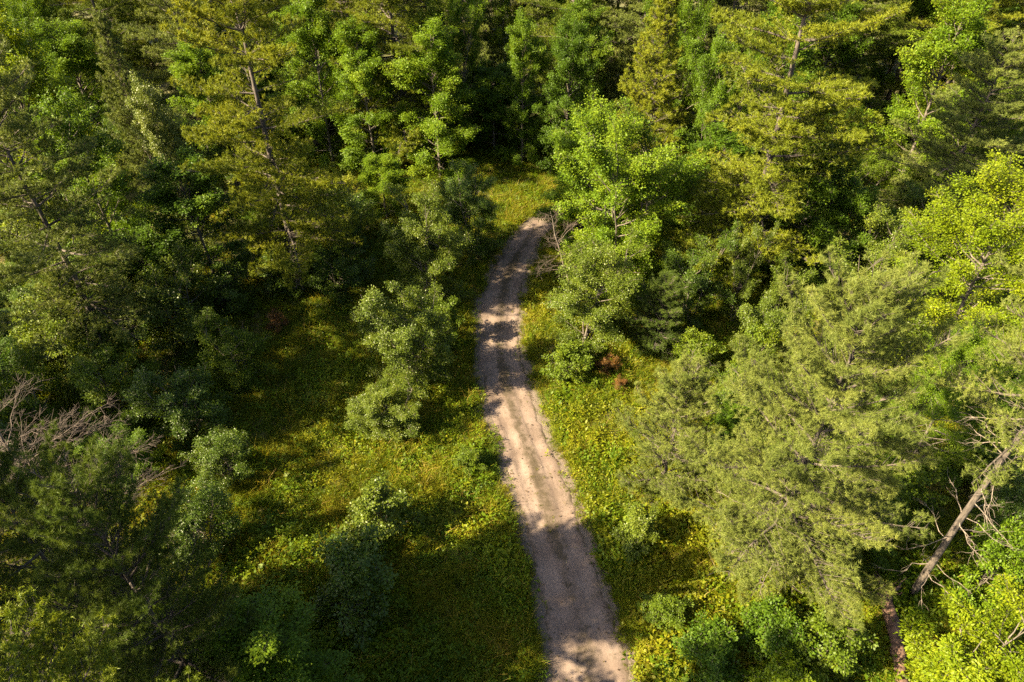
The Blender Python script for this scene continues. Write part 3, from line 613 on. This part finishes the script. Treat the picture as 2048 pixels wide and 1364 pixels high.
# ------------------------------------------------------------------ fallen log with torn root end
def fallen_log():
    rng = np.random.default_rng(5)
    n = 26; t = np.linspace(0, 1, n)
    A, B = np.array([13.9, 13.4]), np.array([12.3, 7.2])
    xy = A[None]*(1-t[:, None]) + B[None]*t[:, None]
    P = np.stack([xy[:, 0]+.12*np.sin(t*5), xy[:, 1], .32+np.array([gz(a, b) for a, b in xy])], -1)
    r = .24*(1-.25*t)*(1+.08*rng.normal(0, 1, n)); r[0] = .30
    root = bpy.data.objects.new('fallen_log', None); COL.objects.link(root); root.location = (13.9, 13.4, 0)
    root['label'] = 'rotting red-brown fallen log below the lime-green beech, lower right'; root['category'] = 'log'
    off = np.array([13.9, 13.4, 0])
    v, f = tubes((P-off)[None], r[None], 12); v = v + rng.normal(0, .012, v.shape)
    add('trunk', mesh('trunk', v, f, 4, smooth=True), M['log'], root)
    k = 16; d = nrm(np.stack([rng.normal(0, .7, k)+.3, rng.uniform(.2, 1, k), rng.normal(.2, .6, k)], -1)); L = rng.uniform(.4, 1.0, k)
    R_ = (P[0]-off)[None, None]+d[:, None]*L[:, None, None]*np.linspace(0, 1, 6)[None, :, None]
    R_[:, 1:] += np.cumsum(rng.normal(0, .06, (k, 5, 3)), 1)
    add('roots', mesh('roots', *tubes(R_, np.linspace(.09, .015, 6)[None]*np.ones((k, 1)), 5), 4), M['log'], root)
fallen_log()

# ------------------------------------------------------------------ ground cover (stuff): herbs, grass
def cover_kinds(prefix, makers, mat):
    c = bpy.data.collections.new(prefix)
    for n_, (V, F, k, tint) in enumerate(makers):
        me = mesh(prefix, V, F, k, np.clip(tint, 0, 1)); me.materials.append(mat)
        c.objects.link(bpy.data.objects.new(prefix + '_clump', me))
    return c
def star_clump(seed, k=10, L=.17, tall=.42, spread=.06):
    rng = np.random.default_rng(seed)
    a = np.arange(k)*2.4 + rng.normal(0, .35, k); el = rng.uniform(.0, .8, k)
    d = np.stack([np.cos(a)*np.cos(el), np.sin(a)*np.cos(el), np.sin(el)], -1)
    pos = np.stack([rng.normal(0, spread, k), rng.normal(0, spread, k), (np.arange(k)/k*.8+.2)*tall*rng.uniform(.8, 1.1, k)], -1) + d*.04
    n = nrm(np.cross(np.cross(d, UP), d) + rng.normal(0, .25, (k, 3))); l = L*rng.uniform(.6, 1.2, k)
    V, F = leaves(rng, pos, d, n, l, l*rng.uniform(.42, .62, k))
    return V, F, 4, .3 + rng.normal(0, .07, k)
def mound_clump(seed, k=34, r=.34, tall=.4, L=.11):
    rng = np.random.default_rng(seed)
    a = rng.uniform(0, 6.28, k); rr = r*np.sqrt(rng.random(k)); z = tall*np.sqrt(np.clip(1-(rr/r/1.1)**2, 0, 1))*rng.uniform(.5, 1.1, k)
    pos = np.stack([rr*np.cos(a), rr*np.sin(a), z], -1)
    n = nrm(np.stack([np.cos(a)*rr/r, np.sin(a)*rr/r, np.ones(k)], -1) + rng.normal(0, .4, (k, 3)))
    d = nrm(np.stack([np.cos(a), np.sin(a), rng.normal(-.2, .3, k)], -1) + rng.normal(0, .6, (k, 3))); l = L*rng.uniform(.6, 1.25, k)
    V, F = leaves(rng, pos, d, n, l, l*.62)
    return V, F, 4, .3 + rng.normal(0, .09, k)
def fern_clump(seed, fr=6, m=9, L=.5):
    rng = np.random.default_rng(seed); P, D, N_, S = [], [], [], []
    for f in range(fr):
        a = f*6.283/fr + rng.normal(0, .3); h = np.array([np.cos(a), np.sin(a), 0]); sd_ = np.array([-h[1], h[0], 0]); l = L*rng.uniform(.7, 1.15)
        for j in range(m):
            t = (j+1)/m; p = h*l*t*.85 + UP*(l*(.95*t-.65*t*t)+.08)
            for q in (-1, 1):
                P.append(p); D.append(sd_*q + h*.5 - UP*.1); N_.append(UP + h*.2 + rng.normal(0, .15, 3)); S.append(.17*l/.5*(1.1-t)*rng.uniform(.8, 1.1))
    S = np.array(S); V, F = leaves(rng, np.array(P), np.array(D), nrm(np.array(N_)), S, S*.36, .0)
    return V, F, 4, .34 + rng.normal(0, .05, len(S))
def weed_clump(seed, st=6, m=9, tall=.7):
    rng = np.random.default_rng(seed); n = st*m; si = np.repeat(np.arange(st), m); t = np.tile(np.linspace(.15, 1, m), st)
    az = rng.uniform(0, 6.28, st)[si]; ln = rng.uniform(.05, .3, st)[si]; h = tall*rng.uniform(.6, 1.1, st)[si]
    pos = np.stack([np.cos(az)*ln*t, np.sin(az)*ln*t, h*t], -1) + np.concatenate([rng.normal(0, .05, (st, 2)), np.zeros((st, 1))], 1)[si]
    a = np.arange(n)*2.4; d = np.stack([np.cos(a), np.sin(a), rng.uniform(.1, .7, n)], -1); l = .13*(1.15-t*.6)*rng.uniform(.7, 1.2, n)
    V, F = leaves(rng, pos, d, nrm(UP + rng.normal(0, .3, (n, 3)) - nrm(d)*.3), l, l*.38)
    return V, F, 4, .32 + rng.normal(0, .06, n)
def grass_clump(seed, k=34, r=.13, tall=.42, w=.009):
    rng = np.random.default_rng(seed)
    p = np.stack([rng.normal(0, r, k), rng.normal(0, r, k), np.zeros(k)], -1)
    d = nrm(np.stack([rng.normal(0, .33, k), rng.normal(0, .33, k), np.ones(k)], -1)); h = tall*rng.uniform(.5, 1.15, k)
    s = nrm(np.cross(d, rng.normal(0, 1, (k, 3))))*w
    mid = p + d*(h*.6)[:, None]; tip = p + (d + nrm(d*np.array([1, 1, 0]) + 1e-6)*.35)*h[:, None]; tip[:, 2] -= h*.08
    V = np.stack([p-s, p+s, mid+s*.8, tip, mid-s*.8], 1).reshape(-1, 3)
    i = np.arange(k)[:, None]*5
    F = np.concatenate([i+np.array([[0, 1, 2]]), i+np.array([[0, 2, 4]]), i+np.array([[4, 2, 3]])])
    t = .36 + rng.normal(0, .1, k)
    return V, F, 3, np.concatenate([t, t, t])
def dry_stems(seed):
    V, F, k, t = grass_clump(seed, 9, .16, .75, .007); return V, F, k, t+.45
def cover(name, label, pts, idx, scl, coll, seed):
    rng = np.random.default_rng(seed); n = len(pts)
    me = bpy.data.meshes.new(name); me.vertices.add(n); me.vertices.foreach_set('co', np.ascontiguousarray(pts, np.float32).ravel())
    me.attributes.new('idx', 'INT', 'POINT').data.foreach_set('value', idx.astype(np.int32))
    me.attributes.new('scl', 'FLOAT', 'POINT').data.foreach_set('value', scl.astype(np.float32))
    rot = np.stack([rng.normal(0, .12, n), rng.normal(0, .12, n), rng.uniform(0, 6.283, n)], -1)
    me.attributes.new('rot', 'FLOAT_VECTOR', 'POINT').data.foreach_set('vector', rot.astype(np.float32).ravel())
    o = bpy.data.objects.new(name, me); COL.objects.link(o); o['kind'] = 'stuff'; o['label'] = label; o['category'] = name
    ng = bpy.data.node_groups.new(name, 'GeometryNodeTree')
    ng.interface.new_socket('Geometry', in_out='INPUT', socket_type='NodeSocketGeometry'); ng.interface.new_socket('Geometry', in_out='OUTPUT', socket_type='NodeSocketGeometry')
    N = ng.nodes.new; gi = N('NodeGroupInput'); go = N('NodeGroupOutput')
    ci = N('GeometryNodeCollectionInfo'); ci.inputs[0].default_value = coll; ci.inputs[1].default_value = True; ci.inputs[2].default_value = True
    ip = N('GeometryNodeInstanceOnPoints')
    def na(nm, ty): q = N('GeometryNodeInputNamedAttribute'); q.data_type = ty; q.inputs[0].default_value = nm; return q.outputs[0]
    L = ng.links.new
    L(gi.outputs[0], ip.inputs['Points']); L(ci.outputs[0], ip.inputs['Instance']); ip.inputs['Pick Instance'].default_value = True
    L(na('idx', 'INT'), ip.inputs['Instance Index']); L(na('rot', 'FLOAT_VECTOR'), ip.inputs['Rotation']); L(na('scl', 'FLOAT'), ip.inputs['Scale'])
    L(ip.outputs[0], go.inputs[0])
    o.modifiers.new('scatter', 'NODES').node_group = ng
    return o
HERB_SHAPES = [star_clump(1), star_clump(2, 12, .15, .5), star_clump(3, 8, .2, .3), mound_clump(4), mound_clump(5, 40, .3, .5, .10), fern_clump(6), fern_clump(7, 7, 8, .42), weed_clump(8), weed_clump(9, 8, 9, .55), mound_clump(10, 26, .25, .2, .07)]
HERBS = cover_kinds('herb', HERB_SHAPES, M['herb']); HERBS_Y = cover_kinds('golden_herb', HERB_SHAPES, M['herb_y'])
TUFTS = cover_kinds('grass', [grass_clump(11), grass_clump(12, 28, .16, .34), grass_clump(13, 40, .12, .5), grass_clump(14, 22, .18, .22), dry_stems(15), dry_stems(16)], M['grass'])
def scatter(n, seed):
    rng = np.random.default_rng(seed)
    y = 5 + 53*rng.random(n)**1.1; x = rng.uniform(-1, 1, n)*np.minimum(12 + .74*y, 37)
    return rng, x, y
def herbs(n, seed):
    rng, x, y = scatter(n, seed)
    d = np.abs(x-track_x(y))-track_w(y) - .9*(fbm(x*1.1, y*.75, 77)-.40); m = fbm(x*.35, y*.35, 21)
    right = (x > track_x(y)) & (d < 7)
    dens = np.clip(.50 + 1.7*(m-.45), .12, 1); dens = np.where(right, np.maximum(dens, .85), dens)
    dens *= np.where(np.abs(x) > 17, .5, 1)
    dens = np.where(d < .12, np.where(d > -.28, .38*(vnoise(x*1.7, y*1.7, 91) > .45), 0), dens)
    ok = rng.random(len(x)) < dens; x, y, d, right = x[ok], y[ok], d[ok], right[ok]; n = len(x)
    q = fbm(x*.28, y*.28, 33); r = rng.random(n)
    idx = np.where(r < .30, rng.integers(0, 3, n), np.where(r < .62, rng.integers(3, 5, n), np.where(r < .74, rng.integers(5, 7, n), np.where(r < .9, rng.integers(7, 9, n), 9))))
    idx = np.where((q > .56) & (rng.random(n) < .5), rng.integers(3, 5, n), idx); idx = np.where(d < .4, np.where(rng.random(n) < .6, 9, rng.integers(0, 3, n)), idx)
    scl = rng.uniform(.4, 1.3, n)*np.clip(.6+d*.5, .5, 1)*(.45+1.2*fbm(x*.6, y*.6, 31))*np.where(right, .88, .82)*np.where(y < 17, 1.15, 1)
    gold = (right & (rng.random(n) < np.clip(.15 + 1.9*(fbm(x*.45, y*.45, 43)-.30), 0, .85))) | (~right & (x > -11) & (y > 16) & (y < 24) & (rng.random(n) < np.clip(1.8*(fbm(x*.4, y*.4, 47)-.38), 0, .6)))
    P_ = np.stack([x, y, gz(x, y)-.02], -1)
    cover('undergrowth', 'green ground herbs, brambles and ferns covering the clearing floor', P_[~gold], idx[~gold], scl[~gold], HERBS, seed)
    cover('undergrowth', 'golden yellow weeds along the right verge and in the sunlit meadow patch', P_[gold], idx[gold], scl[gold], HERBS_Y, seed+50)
def grass(n, seed):
    rng, x, y = scatter(n, seed)
    d = np.abs(x-track_x(y))-track_w(y) - .9*(fbm(x*1.1, y*.75, 77)-.40); m = fbm(x*.4, y*.4, 51)
    dens = np.clip(.62+1.9*(m-.42), .10, 1)*np.where(np.abs(x) > 16, .3, 1)
    u = np.abs(x-track_x(y))/track_w(y); on = d < .0
    dens = np.where(on, np.where(u < .28, .16, np.where(u > .82, .4, .015))*(fbm(x*1.3, y*.8, 61) > .48), dens)
    dens = np.where((d >= 0) & (d < .5), np.maximum(dens, .7), dens)
    ok = rng.random(len(x)) < dens; x, y, d, on = x[ok], y[ok], d[ok], on[ok]; n = len(x)
    scl = np.where(on, .22, .95)*rng.uniform(.6, 1.25, n)*(.6+.8*fbm(x*.7, y*.7, 71))*np.where(on, 1, np.clip(.5+d, .5, 1))
    cover('grass', 'golden green meadow grass along both sides of the track', np.stack([x, y, gz(x, y)+np.where(on, .01, -.01)], -1), np.where(rng.random(n) < .10, rng.integers(4, 6, n), rng.integers(0, 4, n)), scl, TUFTS, seed)
herbs(108000, 201)
grass(122000, 202)

def litter(n, seed):
    rng = np.random.default_rng(seed); y = rng.uniform(7, 46, n); u = rng.uniform(-1.1, 1.1, n)
    ok = rng.random(n) < .12 + .5*np.clip(np.abs(u)-.6, 0, 1) + .5*(fbm(u*2+y*.2, y*.8, 97) > .56); y, u = y[ok], u[ok]; n = len(y)
    x = np.interp(y, ty, cx) + u*track_w(y); a = rng.uniform(0, 6.28, n)
    d = np.stack([np.cos(a), np.sin(a), rng.normal(0, .25, n)], -1); l = rng.uniform(.02, .055, n)*(1+1.3*(rng.random(n) < .12))
    V, F = leaves(rng, np.stack([x, y, np.full(n, .075)], -1), d, nrm(UP + rng.normal(0, .35, (n, 3))), l, l*.6)
    o = add('leaf_litter', mesh('leaf_litter', V, F, 4, np.clip(rng.normal(.35, .3, n), 0, 1)), leaf_mat('litter_leaves', [(.05,.032,.018), (.10,.065,.035), (.09,.10,.02)], .2, (1, 1, 1), var=0))
    o['kind'] = 'stuff'; o['label'] = 'brown leaf litter and weed scraps strewn over the track'; o['category'] = 'leaf litter'
litter(9000, 203)

tot = sum(len(me.loops)-2*len(me.polygons) for me in bpy.data.meshes)
print('TRIANGLES', tot, {k: sum(len(m[1].loops)-2*len(m[1].polygons) for m in p.meshes) for k, p in K.items()})
